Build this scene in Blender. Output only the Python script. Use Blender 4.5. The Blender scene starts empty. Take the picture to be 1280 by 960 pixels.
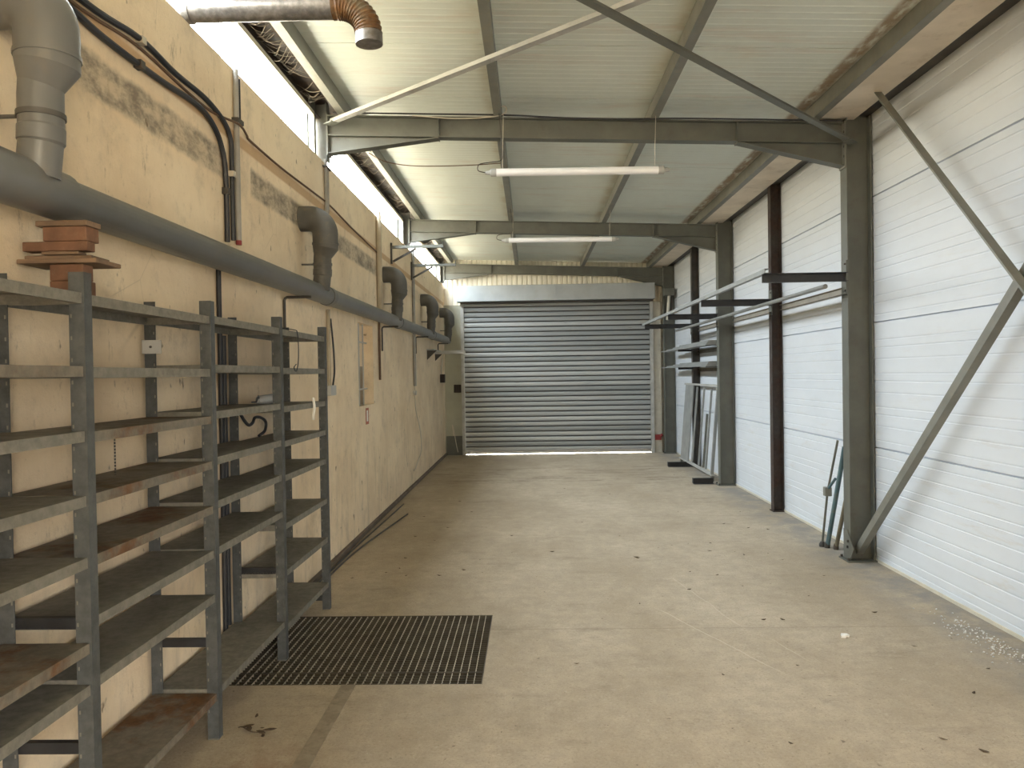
import bpy, bmesh, math, random
from mathutils import Vector, Matrix
random.seed(7)
C = bpy.context.scene.collection
SC = bpy.context.scene
PI = math.pi

# ------------------------------------------------------------------ camera
cam_d = bpy.data.cameras.new('camera')
cam = bpy.data.objects.new('camera', cam_d)
C.objects.link(cam)
cam_d.sensor_fit = 'HORIZONTAL'
cam_d.sensor_width = 36.0
cam_d.lens = 27.28
cam_d.clip_start = 0.05
cam_d.clip_end = 200
r_, u_, f_ = Vector((0.9996, 0.0237, -0.0157)), Vector((0.0154, 0.0129, 0.9998)), Vector((-0.0239, 0.9996, -0.0125))
cam.matrix_world = Matrix(((r_.x, u_.x, -f_.x, 0), (r_.y, u_.y, -f_.y, 0), (r_.z, u_.z, -f_.z, 1.6), (0, 0, 0, 1)))
SC.camera = cam

# ------------------------------------------------------------------ sky, daylight, exposure
SKY = 20.0
W = bpy.data.worlds.new('sky')
SC.world = W
W.use_nodes = True
nt = W.node_tree
nt.nodes.clear()
tc = nt.nodes.new('ShaderNodeTexCoord')
sx = nt.nodes.new('ShaderNodeSeparateXYZ')
mr = nt.nodes.new('ShaderNodeMapRange')
mr.inputs['From Min'].default_value = -1
mr.inputs['From Max'].default_value = 1
cr = nt.nodes.new('ShaderNodeValToRGB')
cr.color_ramp.elements[0].position = 0.0
cr.color_ramp.elements[0].color = (0.10, 0.08, 0.055, 1)      # ground and low walls outside
cr.color_ramp.elements[1].position = 1.0
cr.color_ramp.elements[1].color = (0.95, 1.0, 1.04, 1)
for p, c in ((0.49, (0.20, 0.165, 0.115)), (0.54, (0.30, 0.265, 0.21)), (0.60, (0.36, 0.36, 0.355)), (0.70, (0.50, 0.52, 0.535)), (0.85, (0.80, 0.84, 0.87))):
    e = cr.color_ramp.elements.new(p)
    e.color = (*c, 1)
bg = nt.nodes.new('ShaderNodeBackground')
bg.inputs['Strength'].default_value = SKY
wo = nt.nodes.new('ShaderNodeOutputWorld')
nt.links.new(tc.outputs['Generated'], sx.inputs[0])
nt.links.new(sx.outputs['Z'], mr.inputs['Value'])
nt.links.new(mr.outputs[0], cr.inputs[0])
nt.links.new(cr.outputs[0], bg.inputs[0])
nt.links.new(bg.outputs[0], wo.inputs[0])

GY0, GY1, GZ = -7.6, -3.8, 3.2      # unseen wall opening added behind the viewer to let in fill daylight
FRAMES = (2.2, 6.55, 10.95, 15.35)
BAYS = ((2.3, 6.36), (6.66, 10.78), (11.06, 15.20))


def portal(x, y0, y1, z0, z1, rot):
    l = bpy.data.lights.new('daylight_portal', 'AREA')
    l.shape = 'RECTANGLE'
    l.cycles.is_portal = True
    o = bpy.data.objects.new('daylight_portal', l)
    C.objects.link(o)
    o.location = (x, (y0 + y1) / 2, (z0 + z1) / 2)
    o.rotation_euler = rot
    l.size, l.size_y = z1 - z0, y1 - y0


for b in BAYS:
    portal(-1.80, b[0], b[1], 3.42, 3.785, (0, -PI / 2, 0))

portal(.55, 0, 1, 0, 1, (0, 0, 0))  # portal over the added fill opening
_g = bpy.data.objects['daylight_portal.003']
_g.location = (2.97, (GY0 + GY1) / 2, GZ / 2)
_g.rotation_euler = (0, PI / 2, 0)
_g.data.size, _g.data.size_y = GZ, GY1 - GY0

SC.view_settings.view_transform = 'Standard'
SC.view_settings.look = 'None'
SC.view_settings.gamma = 1
SC.view_settings.use_curve_mapping = False
SC.view_settings.exposure = 2.32
SC.cycles.diffuse_bounces = 8
SC.cycles.max_bounces = 12
SC.cycles.transparent_max_bounces = 16
SC.cycles.caustics_reflective = False
SC.cycles.caustics_refractive = False


# ------------------------------------------------------------------ materials
class NT:
    def __init__(s, name):
        s.m = bpy.data.materials.new(name)
        s.m.use_nodes = True
        s.t = s.m.node_tree
        s.b = s.t.nodes['Principled BSDF']
        g = s.n('ShaderNodeNewGeometry')
        s.pos = g.outputs['Position']

    def n(s, k, **kw):
        x = s.t.nodes.new(k)
        for a, v in kw.items():
            setattr(x, a, v)
        return x

    def link(s, a, b):
        s.t.links.new(a, b)

    def put(s, inp, v):
        if hasattr(v, 'is_output'):
            s.link(v, inp)
        else:
            inp.default_value = (*v, 1) if isinstance(v, tuple) and len(v) == 3 and inp.type == 'RGBA' else v

    def scaled(s, sc):
        x = s.n('ShaderNodeVectorMath', operation='MULTIPLY')
        s.link(s.pos, x.inputs[0])
        x.inputs[1].default_value = sc
        return x.outputs[0]

    def noise(s, sc=(1, 1, 1), scale=4, detail=4, rough=.6):
        x = s.n('ShaderNodeTexNoise')
        s.link(s.scaled(sc), x.inputs['Vector'])
        x.inputs['Scale'].default_value = scale
        x.inputs['Detail'].default_value = detail
        x.inputs['Roughness'].default_value = rough
        return x.outputs['Fac']

    def ramp(s, v, a, b, lo=0., hi=1.):
        x = s.n('ShaderNodeMapRange')
        x.interpolation_type = 'SMOOTHSTEP'
        s.put(x.inputs['Value'], v)
        for k, q in (('From Min', a), ('From Max', b), ('To Min', lo), ('To Max', hi)):
            x.inputs[k].default_value = q
        return x.outputs[0]

    def math(s, op, a, b=0., c=None):
        x = s.n('ShaderNodeMath', operation=op)
        s.put(x.inputs[0], a)
        s.put(x.inputs[1], b)
        if c is not None:
            s.put(x.inputs[2], c)
        return x.outputs[0]

    def mul(s, *a):
        v = a[0]
        for q in a[1:]:
            v = s.math('MULTIPLY', v, q)
        return v

    def xyz(s):
        x = s.n('ShaderNodeSeparateXYZ')
        s.link(s.pos, x.inputs[0])
        return x.outputs

    def mix(s, f, a, b):
        x = s.n('ShaderNodeMix', data_type='RGBA')
        s.put(x.inputs[0], f)
        s.put(x.inputs[6], a)
        s.put(x.inputs[7], b)
        return x.outputs[2]

    def band(s, v, a, b, w):
        return s.mul(s.ramp(v, a - w, a + w), s.ramp(v, b - w, b + w, 1, 0))

    def bump(s, h, strength=.3, dist=.01):
        x = s.n('ShaderNodeBump')
        x.inputs['Strength'].default_value = strength
        x.inputs['Distance'].default_value = dist
        s.link(h, x.inputs['Height'])
        s.link(x.outputs[0], s.b.inputs['Normal'])

    def done(s, col, rough=.6, metal=0., spec=.5):
        s.put(s.b.inputs['Base Color'], col)
        s.put(s.b.inputs['Roughness'], rough)
        s.put(s.b.inputs['Metallic'], metal)
        s.b.inputs['Specular IOR Level'].default_value = spec
        return s.m


def simple(name, col, rough=.6, metal=0., var=.25, scale=6, dirt=None, dirt_amt=.5, sc=(1, 1, 1), spec=.5):
    m = NT(name)
    n = m.noise(sc, scale, 5)
    dark = tuple(c * (1 - var) for c in col)
    light = tuple(min(1, c * (1 + var)) for c in col)
    c = m.mix(m.ramp(n, .3, .7), dark, light)
    if dirt:
        n2 = m.noise(sc, scale * 2.3, 6, .7)
        c = m.mix(m.ramp(n2, .52, .7, 0, dirt_amt), c, dirt)
    return m.done(c, rough, metal, spec)


# plaster of the left wall: cream, mottled, with a smudged grey band, a brown line and small chips
def make_plaster():
    m = NT('cream_plaster')
    X, Y, Z = m.xyz()
    big = m.noise((1, .6, .8), 1.6, 6, .65)
    c = m.mix(m.ramp(big, .3, .7), (.73, .59, .42), (.89, .755, .565))
    streak = m.noise((1, 3.2, .45), 3.0, 5, .7)
    low = m.ramp(Z, .2, 1.7, 1, .15)
    c = m.mix(m.mul(m.ramp(streak, .47, .72), low, .42), c, (.42, .36, .27))
    grime = m.noise((1, .9, .9), 3.4, 8, .75)
    c = m.mix(m.ramp(grime, .5, .72, 0, .45), c, (.45, .375, .28))
    # smudged band
    wob = m.noise((1, 2.2, 4), 2.2, 6, .75)
    Zw = m.math('ADD', Z, m.math('MULTIPLY', m.math('SUBTRACT', m.noise((1, 1, 1), 9, 5, .7), .5), .05))
    band = m.band(Zw, 2.735, 2.90, .022)
    gaps = m.math('SUBTRACT', 1., m.band(Y, 4.42, 4.80, .02))
    c = m.mix(m.mul(band, gaps, m.ramp(Y, 8.2, 10.5, 1, .25)), c, m.mix(m.ramp(wob, .36, .66), (.60, .50, .37), (.24, .205, .165)))
    # brownish strip beside the wiring
    strip = m.band(Z, 2.985, 3.055, .01)
    c = m.mix(m.mul(strip, .75), c, (.50, .31, .16))
    # chips and specks
    sp = m.noise((1, 1, .6), 11, 3, .6)
    c = m.mix(m.ramp(sp, .665, .73, 0, .85), c, (.20, .15, .10))
    sp2 = m.noise((1, 2, .7), 6, 8, .8)
    c = m.mix(m.ramp(sp2, .57, .70, 0, .75), c, (.40, .32, .22))
    fl = m.noise((1, 1, 1), 40, 4, .7)
    c = m.mix(m.ramp(fl, .6, .75, 0, .45), c, (.48, .39, .28))
    vo = m.n('ShaderNodeTexVoronoi', feature='DISTANCE_TO_EDGE')
    m.link(m.scaled((1, 1, 1)), vo.inputs['Vector'])
    vo.inputs['Scale'].default_value = 1.7
    ck = m.mul(m.ramp(vo.outputs[0], .0, .006, 1, 0), m.ramp(m.noise((1, 1, 1), 1.2, 2), .52, .6))
    c = m.mix(m.mul(ck, .25), c, (.30, .24, .16))
    m.bump(m.noise((1, 1, 1), 26, 6, .7), .35, .012)
    return m.done(c, .9, 0, .2)


# concrete floor
def make_concrete():
    m = NT('floor_concrete')
    X, Y, Z = m.xyz()
    n1 = m.noise((1, .55, 1), 1.1, 7, .65)
    n2 = m.noise((1, 1, 1), 9, 8, .75)
    c = m.mix(m.ramp(n1, .3, .7), (.385, .312, .22), (.52, .437, .33))
    c = m.mix(m.ramp(n2, .38, .62, 0, .35), c, (.30, .25, .19))
    n3 = m.noise((.7, 1.9, 1), 1.7, 8, .8)
    c = m.mix(m.ramp(n3, .53, .70, 0, .6), c, (.24, .195, .14))
    fine = m.noise((1, 1, 1), 75, 5, .85)
    c = m.mix(m.ramp(fine, .53, .66, 0, .8), c, (.22, .18, .13))
    c = m.mix(m.ramp(fine, .45, .28, 0, .5), c, (.70, .63, .53))
    mid = m.noise((1, .8, 1), 22, 7, .8)
    c = m.mix(m.ramp(mid, .54, .72, 0, .6), c, (.25, .205, .15))
    c = m.mix(m.ramp(mid, .44, .28, 0, .35), c, (.68, .61, .51))
    sp = m.noise((1, 1, 1), 30, 2, .5)
    c = m.mix(m.ramp(sp, .71, .76, 0, .75), c, (.14, .11, .08))
    # faint joints between the pours
    for y0 in (4.845, 8.62):
        w = m.noise((4, 4, 1), 3, 3)
        yy = m.math('ADD', Y, m.math('MULTIPLY', m.math('SUBTRACT', w, .5), .05))
        c = m.mix(m.mul(m.band(yy, y0 - .004, y0 + .004, .007), .5), c, (.19, .15, .11))
    # grey dust along the right wall and the far door, damp dark patches by the door
    n4 = m.noise((1, 1, 1), 3.2, 6, .7)
    c = m.mix(m.mul(m.ramp(X, 2.2, 2.75), m.ramp(n4, .35, .6), .75), c, (.23, .225, .215))
    c = m.mix(m.mul(m.band(Y, 11.2, 13.2, .5), m.ramp(n3, .48, .62), .55), c, (.15, .115, .08))
    # rust-red smear beside the shelving
    rs = m.mul(m.band(X, -1.3, -.95, .14), m.band(Y, 2.7, 3.25, .2), m.ramp(n2, .35, .6), .35)
    c = m.mix(rs, c, (.28, .12, .06))
    # pale scratches
    for (ax, ay), (bx, by), wd in (((.84, 5.23), (1.30, 4.13), .006), ((1.08, 6.04), (1.29, 4.87), .005), ((1.41, 4.62), (1.51, 4.29), .004)):
        L = math.hypot(bx - ax, by - ay)
        dx, dy = (bx - ax) / L, (by - ay) / L
        t = m.math('ADD', m.math('MULTIPLY', X, dx), m.math('MULTIPLY', Y, dy))
        q = m.math('ADD', m.math('MULTIPLY', X, -dy), m.math('MULTIPLY', Y, dx))
        t0, q0 = ax * dx + ay * dy, -ax * dy + ay * dx
        q = m.math('ADD', q, m.math('MULTIPLY', m.math('SUBTRACT', m.noise((1, 1, 1), 2.5, 2), .5), .06))
        c = m.mix(m.mul(m.band(q, q0 - wd / 2, q0 + wd / 2, .004), m.band(t, t0, t0 + L, .1), .6), c, (.66, .58, .46))
    m.bump(m.noise((1, 1, 1), 60, 6, .75), .35, .008)
    return m.done(c, .82, 0, .3)


def make_panel(name, base, dusty, axis):
    m = NT(name)
    X, Y, Z = m.xyz()
    n = m.noise((1, .4, .8), 2.2, 6, .7)
    c = m.mix(m.ramp(n, .3, .7), tuple(v * .93 for v in base), base)
    if axis == 'wall':
        d = m.noise((1, .35, 3), 5, 6, .75)
        c = m.mix(m.mul(m.ramp(d, .54, .70), m.ramp(Z, .1, 1.6, .6, .25)), c, dusty)
        s = m.noise((1, .6, 1), 14, 5, .8)
        c = m.mix(m.ramp(s, .69, .76, 0, .5), c, (.36, .34, .31))
    else:
        d = m.noise((.5, 2.4, 1), 2.2, 6, .7)
        c = m.mix(m.ramp(d, .5, .72, 0, .45), c, dusty)
        k = m.mul(m.band(X, 2.24, 2.34, .025), m.ramp(m.noise((3, 1, 1), 5, 5), .3, .55))
        c = m.mix(m.mul(k, .85), c, (.26, .17, .09))
        for x0 in (-.24, 1.06):
            k = m.mul(m.band(X, x0 - .10, x0 - .02, .05), m.ramp(m.noise((1, 1, 1), 2, 4), .4, .65))
            c = m.mix(m.mul(k, .5), c, (.42, .33, .2))
    return m.done(c, .42, 0, .4)


def make_rusty(name, steel, rust, lo, hi, scale=2.2, rough=.6):
    m = NT(name)
    n = m.noise((1, 1, 1), scale, 7, .7)
    n2 = m.noise((1, 1, 1), 24, 5, .7)
    c = m.mix(m.ramp(n2, .3, .7), tuple(v * .75 for v in steel), tuple(v * 1.2 for v in steel))
    r = m.mix(m.ramp(n2, .35, .65), tuple(v * .6 for v in rust), rust)
    f = m.ramp(m.math('ADD', n, m.math('MULTIPLY', n2, .12)), lo, hi)
    c = m.mix(f, c, r)
    return m.done(c, m.ramp(n, .3, .7, rough - .1, rough + .2), 0, .4)


def make_slats():
    m = NT('galvanised_slats')
    X, Y, Z = m.xyz()
    wn = m.n('ShaderNodeTexWhiteNoise', noise_dimensions='1D')
    m.link(m.math('FLOOR', m.math('DIVIDE', m.math('SUBTRACT', Z, .05), .0995)), wn.inputs['W'])
    row = wn.outputs['Value']
    n = m.noise((.16, 1, 10), 2.4, 5, .7)
    c = m.mix(m.ramp(row, .1, 1.0), (.27, .29, .30), (.42, .44, .45))
    c = m.mix(m.ramp(n, .55, .76, 0, .32), c, (.17, .155, .13))
    k = m.noise((1.1, 1, 20), 2.0, 3, .6)
    c = m.mix(m.ramp(k, .69, .72, 0, .7), c, (.07, .06, .055))
    return m.done(c, .45, .3, .5)


def make_glass():
    m = NT('window_glass')
    t = m.n('ShaderNodeBsdfTransparent')
    t.inputs[0].default_value = (.93, .96, .97, 1)
    g = m.n('ShaderNodeBsdfGlossy')
    g.inputs['Roughness'].default_value = .05
    x = m.n('ShaderNodeMixShader')
    x.inputs[0].default_value = .07
    m.link(t.outputs[0], x.inputs[1])
    m.link(g.outputs[0], x.inputs[2])
    m.link(x.outputs[0], m.t.nodes['Material Output'].inputs[0])
    return m.m


M = {}
M['plaster'] = make_plaster()
M['concrete'] = make_concrete()
M['wallpanel'] = make_panel('white_wall_panel', (.72, .765, .825), (.60, .59, .57), 'wall')
M['roofpanel'] = make_panel('offwhite_roof_panel', (.70, .745, .685), (.58, .48, .40), 'roof')
M['cladding'] = simple('cream_cladding', (.82, .78, .67), .5, var=.06)
M['steel'] = simple('grey_painted_steel', (.118, .122, .105), .5, var=.12, scale=5, dirt=(.10, .085, .065), dirt_amt=.4)
M['purlin'] = simple('purlin_grey_steel', (.20, .20, .175), .5, var=.12, scale=5, dirt=(.30, .24, .16), dirt_amt=.3)
M['bar'] = simple('stored_bar_steel', (.26, .27, .265), .5, var=.15, scale=5)
M['steel_light'] = simple('pale_grey_steel', (.42, .42, .40), .5, var=.12, scale=5, dirt=(.25, .22, .18), dirt_amt=.4)
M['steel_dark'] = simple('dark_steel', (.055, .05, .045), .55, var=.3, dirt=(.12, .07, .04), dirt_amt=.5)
M['rust_post'] = make_rusty('rusty_dark_steel', (.045, .036, .032), (.065, .036, .026), .45, .75, 5)
M['black'] = simple('black_paint', (.022, .023, .027), .5, var=.3, scale=9)
M['shelf'] = make_rusty('shelf_grey_steel', (.185, .175, .15), (.13, .075, .04), .66, .80, 1.9)
M['shelf_rust'] = make_rusty('shelf_rusted_steel', (.17, .15, .12), (.15, .072, .03), .52, .68, 2.6)
M['upright'] = make_rusty('upright_grey_steel', (.078, .083, .084), (.075, .055, .04), .66, .85, 4)
M['hole'] = simple('slot_pale', (.20, .19, .165), .8, var=.1)
M['pvc'] = simple('grey_pvc', (.135, .138, .138), .38, var=.10, scale=3, dirt=(.19, .165, .13), dirt_amt=.4)
M['pvc_dusty'] = simple('dusty_pvc', (.088, .085, .078), .6, var=.15, scale=5, dirt=(.15, .125, .09), dirt_amt=.5)
M['cable'] = simple('black_rubber', (.02, .021, .026), .5, var=.2)
M['wire'] = simple('brown_wire', (.13, .075, .045), .7, var=.2)
M['white_wire'] = simple('pale_wire', (.55, .50, .42), .6, var=.1)
M['conduit'] = simple('grey_conduit', (.30, .29, .27), .45, var=.12)
M['wall_rail'] = simple('dull_rail', (.30, .275, .23), .6, var=.12)
M['conduit_tan'] = simple('tan_conduit', (.40, .345, .26), .7, var=.12)
M['zinc'] = simple('zinc_flue', (.25, .24, .235), .38, .6, var=.3, scale=26, dirt=(.25, .19, .13), dirt_amt=.35)
M['flue_elbow'] = make_rusty('tarnished_elbow', (.17, .14, .095), (.16, .075, .025), .42, .62, 7, .4)
M['tube'] = simple('white_plastic', (.90, .90, .93), .35, var=.02)
M['plastic_grey'] = simple('grey_plastic', (.42, .42, .41), .5, var=.06)
M['brick'] = simple('terracotta', (.165, .082, .048), .85, var=.25, scale=14, dirt=(.23, .145, .09), dirt_amt=.5)
M['board'] = simple('weathered_board', (.17, .11, .07), .8, var=.25, scale=5, sc=(1, 6, 6), dirt=(.25, .18, .12), dirt_amt=.5)
M['eave'] = make_rusty('dark_brown_eave', (.028, .020, .016), (.055, .036, .024), .45, .6, 6)
M['soffit'] = simple('dusty_soffit', (.70, .62, .52), .8, var=.12, scale=2, dirt=(.40, .31, .23), dirt_amt=.4)
M['frame_white'] = simple('pale_window_frame', (.62, .58, .48), .5, var=.08)
M['glass'] = make_glass()
M['slit_glass'] = simple('dusty_slit_pane', (.20, .16, .11), .35, var=.2)
M['slats'] = make_slats()
M['galv'] = simple('galvanised_sheet', (.36, .39, .41), .45, .35, var=.08, scale=2.5, dirt=(.35, .34, .31), dirt_amt=.3)
M['grate'] = simple('grating_steel', (.105, .088, .062), .5, .5, var=.25, scale=10)
M['grate_bar'] = simple('worn_grating_edge', (.42, .37, .29), .45, .3, var=.2, scale=10)
M['pit'] = simple('pit_concrete', (.07, .052, .034), .9, var=.3)
M['teal'] = simple('teal_paint', (.085, .15, .175), .5, var=.2, dirt=(.2, .17, .13), dirt_amt=.5)
M['tan_steel'] = simple('tan_steel', (.19, .165, .115), .5, .3, var=.2, scale=12)
M['dark_leaf'] = simple('dark_leaf', (.085, .055, .03), .8, var=.4, scale=30)
M['paper'] = simple('white_paper', (.78, .76, .72), .8, var=.03)
M['gravel'] = simple('gravel_grey', (.72, .71, .69), .9, var=.4, scale=60)
M['red'] = simple('dark_red_paint', (.22, .025, .025), .5, var=.2)
M['red_mark'] = simple('faded_red_print', (.42, .15, .10), .8, var=.3, scale=60)
M['panel_green'] = simple('greenish_grey_panel', (.36, .36, .29), .5, var=.1, scale=2, dirt=(.25, .23, .18), dirt_amt=.3)
M['panel_cream'] = simple('cream_panel', (.55, .53, .46), .5, var=.1, scale=3, dirt=(.3, .27, .22), dirt_amt=.4)
M['cobweb'] = simple('cobweb_grey', (.22, .19, .15), .9, var=.1)
M['dark'] = simple('dark_recess', (.035, .025, .02), .8, var=.2)
M['strip'] = simple('floor_strip_steel', (.30, .25, .185), .7, var=.2, scale=12, dirt=(.16, .12, .09), dirt_amt=.6)
M['curb'] = simple('brown_curb', (.13, .10, .075), .8, var=.25, scale=6)


# ------------------------------------------------------------------ geometry helpers
def frame(d, up=(0, 0, 1)):
    d = Vector(d).normalized()
    up = Vector(up)
    if abs(d.dot(up.normalized())) > .999:
        up = Vector((0, 1, 0)) if abs(d.y) < .9 else Vector((1, 0, 0))
    s = d.cross(up).normalized()
    return s, s.cross(d).normalized(), d


class MB:
    def __init__(s):
        s.v, s.f, s.round = [], [], False

    def add(s, v, f):
        o = len(s.v)
        s.v += [Vector(p) for p in v]
        s.f += [tuple(i + o for i in q) for q in f]
        return s

    def box(s, x0, x1, y0, y1, z0, z1):
        v = [(x, y, z) for x in (x0, x1) for y in (y0, y1) for z in (z0, z1)]
        return s.add(v, [(0, 1, 3, 2), (4, 6, 7, 5), (0, 4, 5, 1), (2, 3, 7, 6), (0, 2, 6, 4), (1, 5, 7, 3)])

    def obox(s, c, size, rot):
        hx, hy, hz = (q / 2 for q in size)
        v = [Vector(c) + rot @ Vector((x, y, z)) for x in (-hx, hx) for y in (-hy, hy) for z in (-hz, hz)]
        return s.add(v, [(0, 1, 3, 2), (4, 6, 7, 5), (0, 4, 5, 1), (2, 3, 7, 6), (0, 2, 6, 4), (1, 5, 7, 3)])

    def sweep(s, poly, p0, p1, up=(0, 0, 1)):
        """closed section (side, up) run straight from p0 to p1"""
        p0, p1 = Vector(p0), Vector(p1)
        a, b, d = frame(p1 - p0, up)
        n = len(poly)
        v = [p + a * x + b * y for p in (p0, p1) for x, y in poly]
        f = [(i, (i + 1) % n, n + (i + 1) % n, n + i) for i in range(n)]
        f += [tuple(range(n - 1, -1, -1)), tuple(range(n, 2 * n))]
        return s.add(v, f)

    def prism(s, pts, vec):
        n = len(pts)
        v = [Vector(p) for p in pts] + [Vector(p) + Vector(vec) for p in pts]
        f = [(i, (i + 1) % n, n + (i + 1) % n, n + i) for i in range(n)]
        f += [tuple(range(n - 1, -1, -1)), tuple(range(n, 2 * n))]
        return s.add(v, f)

    def tube(s, path, r, n=10, caps=True):
        s.round = True
        P = [Vector(p) for p in path]
        R = r if isinstance(r, (list, tuple)) else [r] * len(P)
        T = []
        for i in range(len(P)):
            d = P[min(i + 1, len(P) - 1)] - P[max(i - 1, 0)]
            T.append(d.normalized() if d.length > 1e-9 else T[-1])
        a = frame(T[0])[0]
        v = []
        for p, t, rr in zip(P, T, R):
            a = (a - t * a.dot(t)).normalized()
            b = t.cross(a)
            v += [p + (a * math.cos(2 * PI * k / n) + b * math.sin(2 * PI * k / n)) * rr for k in range(n)]
        f = []
        for i in range(len(P) - 1):
            for k in range(n):
                f.append((i * n + k, i * n + (k + 1) % n, (i + 1) * n + (k + 1) % n, (i + 1) * n + k))
        if caps:
            f += [tuple(range(n - 1, -1, -1)), tuple((len(P) - 1) * n + k for k in range(n))]
        return s.add(v, f)

    def cyl(s, p0, p1, r, n=14):
        return s.tube([p0, p1], r, n)

    def grid(s, rows):
        n = len(rows[0])
        f = []
        for i in range(len(rows) - 1):
            for k in range(n - 1):
                f.append((i * n + k, i * n + k + 1, (i + 1) * n + k + 1, (i + 1) * n + k))
        return s.add([p for r in rows for p in r], f)

    def build(s, name, mat, parent=None, loc=None, bevel=0, smooth=35, recalc=True):
        me = bpy.data.meshes.new(name)
        o = bpy.data.objects.new(name, me)
        C.objects.link(o)
        if parent is not None:
            o.parent = parent
            off = Vector(parent.get('_o', (0, 0, 0)))
            lo = off
        else:
            lo = Vector(loc) if loc is not None else Vector((0, 0, 0))
            o.location = lo
        o['_o'] = tuple(lo)
        me.from_pydata([v - lo for v in s.v], [], s.f)
        if recalc:
            bm = bmesh.new()
            bm.from_mesh(me)
            bmesh.ops.recalc_face_normals(bm, faces=bm.faces)
            bm.to_mesh(me)
            bm.free()
        me.materials.append(M[mat] if isinstance(mat, str) else mat)
        if smooth and (s.round or smooth != 35):
            me.shade_smooth()
            me.set_sharp_from_angle(angle=math.radians(smooth))
        if bevel:
            b = o.modifiers.new('bevel', 'BEVEL')
            b.width = bevel
            b.segments = 2
            b.limit_method = 'ANGLE'
        return o


def tag(o, label, cat, group=None):
    o['label'] = label
    o['category'] = cat
    if group:
        o['group'] = group
    return o


def thing(name, loc, label, cat, group=None):
    o = bpy.data.objects.new(name, None)
    C.objects.link(o)
    o.empty_display_size = .1
    o.location = loc
    o['_o'] = tuple(loc)
    return tag(o, label, cat, group)


def struct(o):
    o['kind'] = 'structure'
    return o


def sect_i(w, h, tf, tw):
    a, b, c = w / 2, h / 2, tw / 2
    return [(-a, -b), (a, -b), (a, -b + tf), (c, -b + tf), (c, b - tf), (a, b - tf), (a, b), (-a, b), (-a, b - tf), (-c, b - tf), (-c, -b + tf), (-a, -b + tf)]


def sect_l(a, b, t, sx=1, sy=1):
    return [(0, 0), (a * sx, 0), (a * sx, t * sy), (t * sx, t * sy), (t * sx, b * sy), (0, b * sy)]


def sect_c(w, h, t, sx=1):
    return [(0, 0), (w * sx, 0), (w * sx, t), (t * sx, t), (t * sx, h - t), (w * sx, h - t), (w * sx, h), (0, h)]


def arc(c, a, b, r, t0, t1, n):
    c, a, b = Vector(c), Vector(a), Vector(b)
    return [c + a * r * math.cos(t0 + (t1 - t0) * k / n) + b * r * math.sin(t0 + (t1 - t0) * k / n) for k in range(n + 1)]


def smooth_path(pts, n=6):
    P = [Vector(p) for p in pts]
    P = [P[0] * 2 - P[1]] + P + [P[-1] * 2 - P[-2]]
    out = []
    for i in range(1, len(P) - 2):
        for k in range(n):
            t = k / n
            out.append(.5 * ((2 * P[i]) + (P[i + 1] - P[i - 1]) * t + (2 * P[i - 1] - 5 * P[i] + 4 * P[i + 1] - P[i + 2]) * t * t + (3 * P[i] - P[i - 1] - 3 * P[i + 1] + P[i + 2]) * t ** 3))
    out.append(P[-2])
    return out


def hexbolt(m, p, d, r=.012, h=.012):
    p = Vector(p)
    return m.tube([p, p + Vector(d) * h], r, 6)


def hexbolt_part(t, p, d, r=.012, h=.012):
    hexbolt(MB(), p, d, r, h).build('bolt', 'steel_dark', t)


# ------------------------------------------------------------------ room shell
XL, XR, YN, YF = -1.72, 2.85, -9.0, 15.5


def zbeam(x):
    return 3.74 - .037 * x


def zroof(x):
    return zbeam(x) + .122


PX0, PX1, PY0, PY1 = -1.66, -.275, 3.99, 5.14        # the pit under the grating

m = MB()
xs, ys = [-2.0, PX0, PX1, 3.0], [YN, PY0, PY1, YF + .35]
for i in range(3):
    for j in range(3):
        if (i, j) != (1, 1):
            m.add([(xs[i], ys[j], 0), (xs[i + 1], ys[j], 0), (xs[i + 1], ys[j + 1], 0), (xs[i], ys[j + 1], 0)], [(0, 1, 2, 3)])
floor = struct(m.build('floor', 'concrete', recalc=False))
m = MB()
m.add([(PX0, PY0, 0), (PX1, PY0, 0), (PX1, PY1, 0), (PX0, PY1, 0), (PX0, PY0, -.6), (PX1, PY0, -.6), (PX1, PY1, -.6), (PX0, PY1, -.6)],
      [(0, 1, 5, 4), (1, 2, 6, 5), (2, 3, 7, 6), (3, 0, 4, 7), (4, 5, 6, 7)])
m.build('pit', 'pit', floor, recalc=False)

# left wall with its slit window niche
SY0, SY1, SZ0, SZ1, SD = 7.73, 8.47, 1.30, 2.15, .11
ZS = 3.42
m = MB()
ys, zs = [YN, SY0, SY1, YF + .05], [0, SZ0, SZ1, ZS]
for i in range(3):
    for j in range(3):
        if (i, j) != (1, 1):
            m.add([(XL, ys[i], zs[j]), (XL, ys[i + 1], zs[j]), (XL, ys[i + 1], zs[j + 1]), (XL, ys[i], zs[j + 1])], [(0, 1, 2, 3)])
a, b = XL, XL - SD
m.add([(a, SY0, SZ0), (a, SY1, SZ0), (a, SY1, SZ1), (a, SY0, SZ1), (b, SY0, SZ0), (b, SY1, SZ0), (b, SY1, SZ1), (b, SY0, SZ1)],
      [(0, 1, 5, 4), (1, 2, 6, 5), (2, 3, 7, 6), (3, 0, 4, 7)])
m.add([(a, YN, ZS), (a, YF + .05, ZS), (-1.82, YF + .05, ZS), (-1.82, YN, ZS), (-1.84, YF + .05, 0), (-1.84, YN, 0)], [(0, 1, 2, 3), (3, 2, 4, 5)])
m.box(-1.80, XL, YN, 2.235, ZS, 3.92)  # unseen solid strip, added behind the viewer to darken the near floor
struct(m.build('wall_left', 'plaster', recalc=False, smooth=0))
m = MB().box(XL, XL + .035, 5.4, YF - .05, 0, .045)
struct(m.build('baseboard_left', 'curb', bevel=.006))

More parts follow.
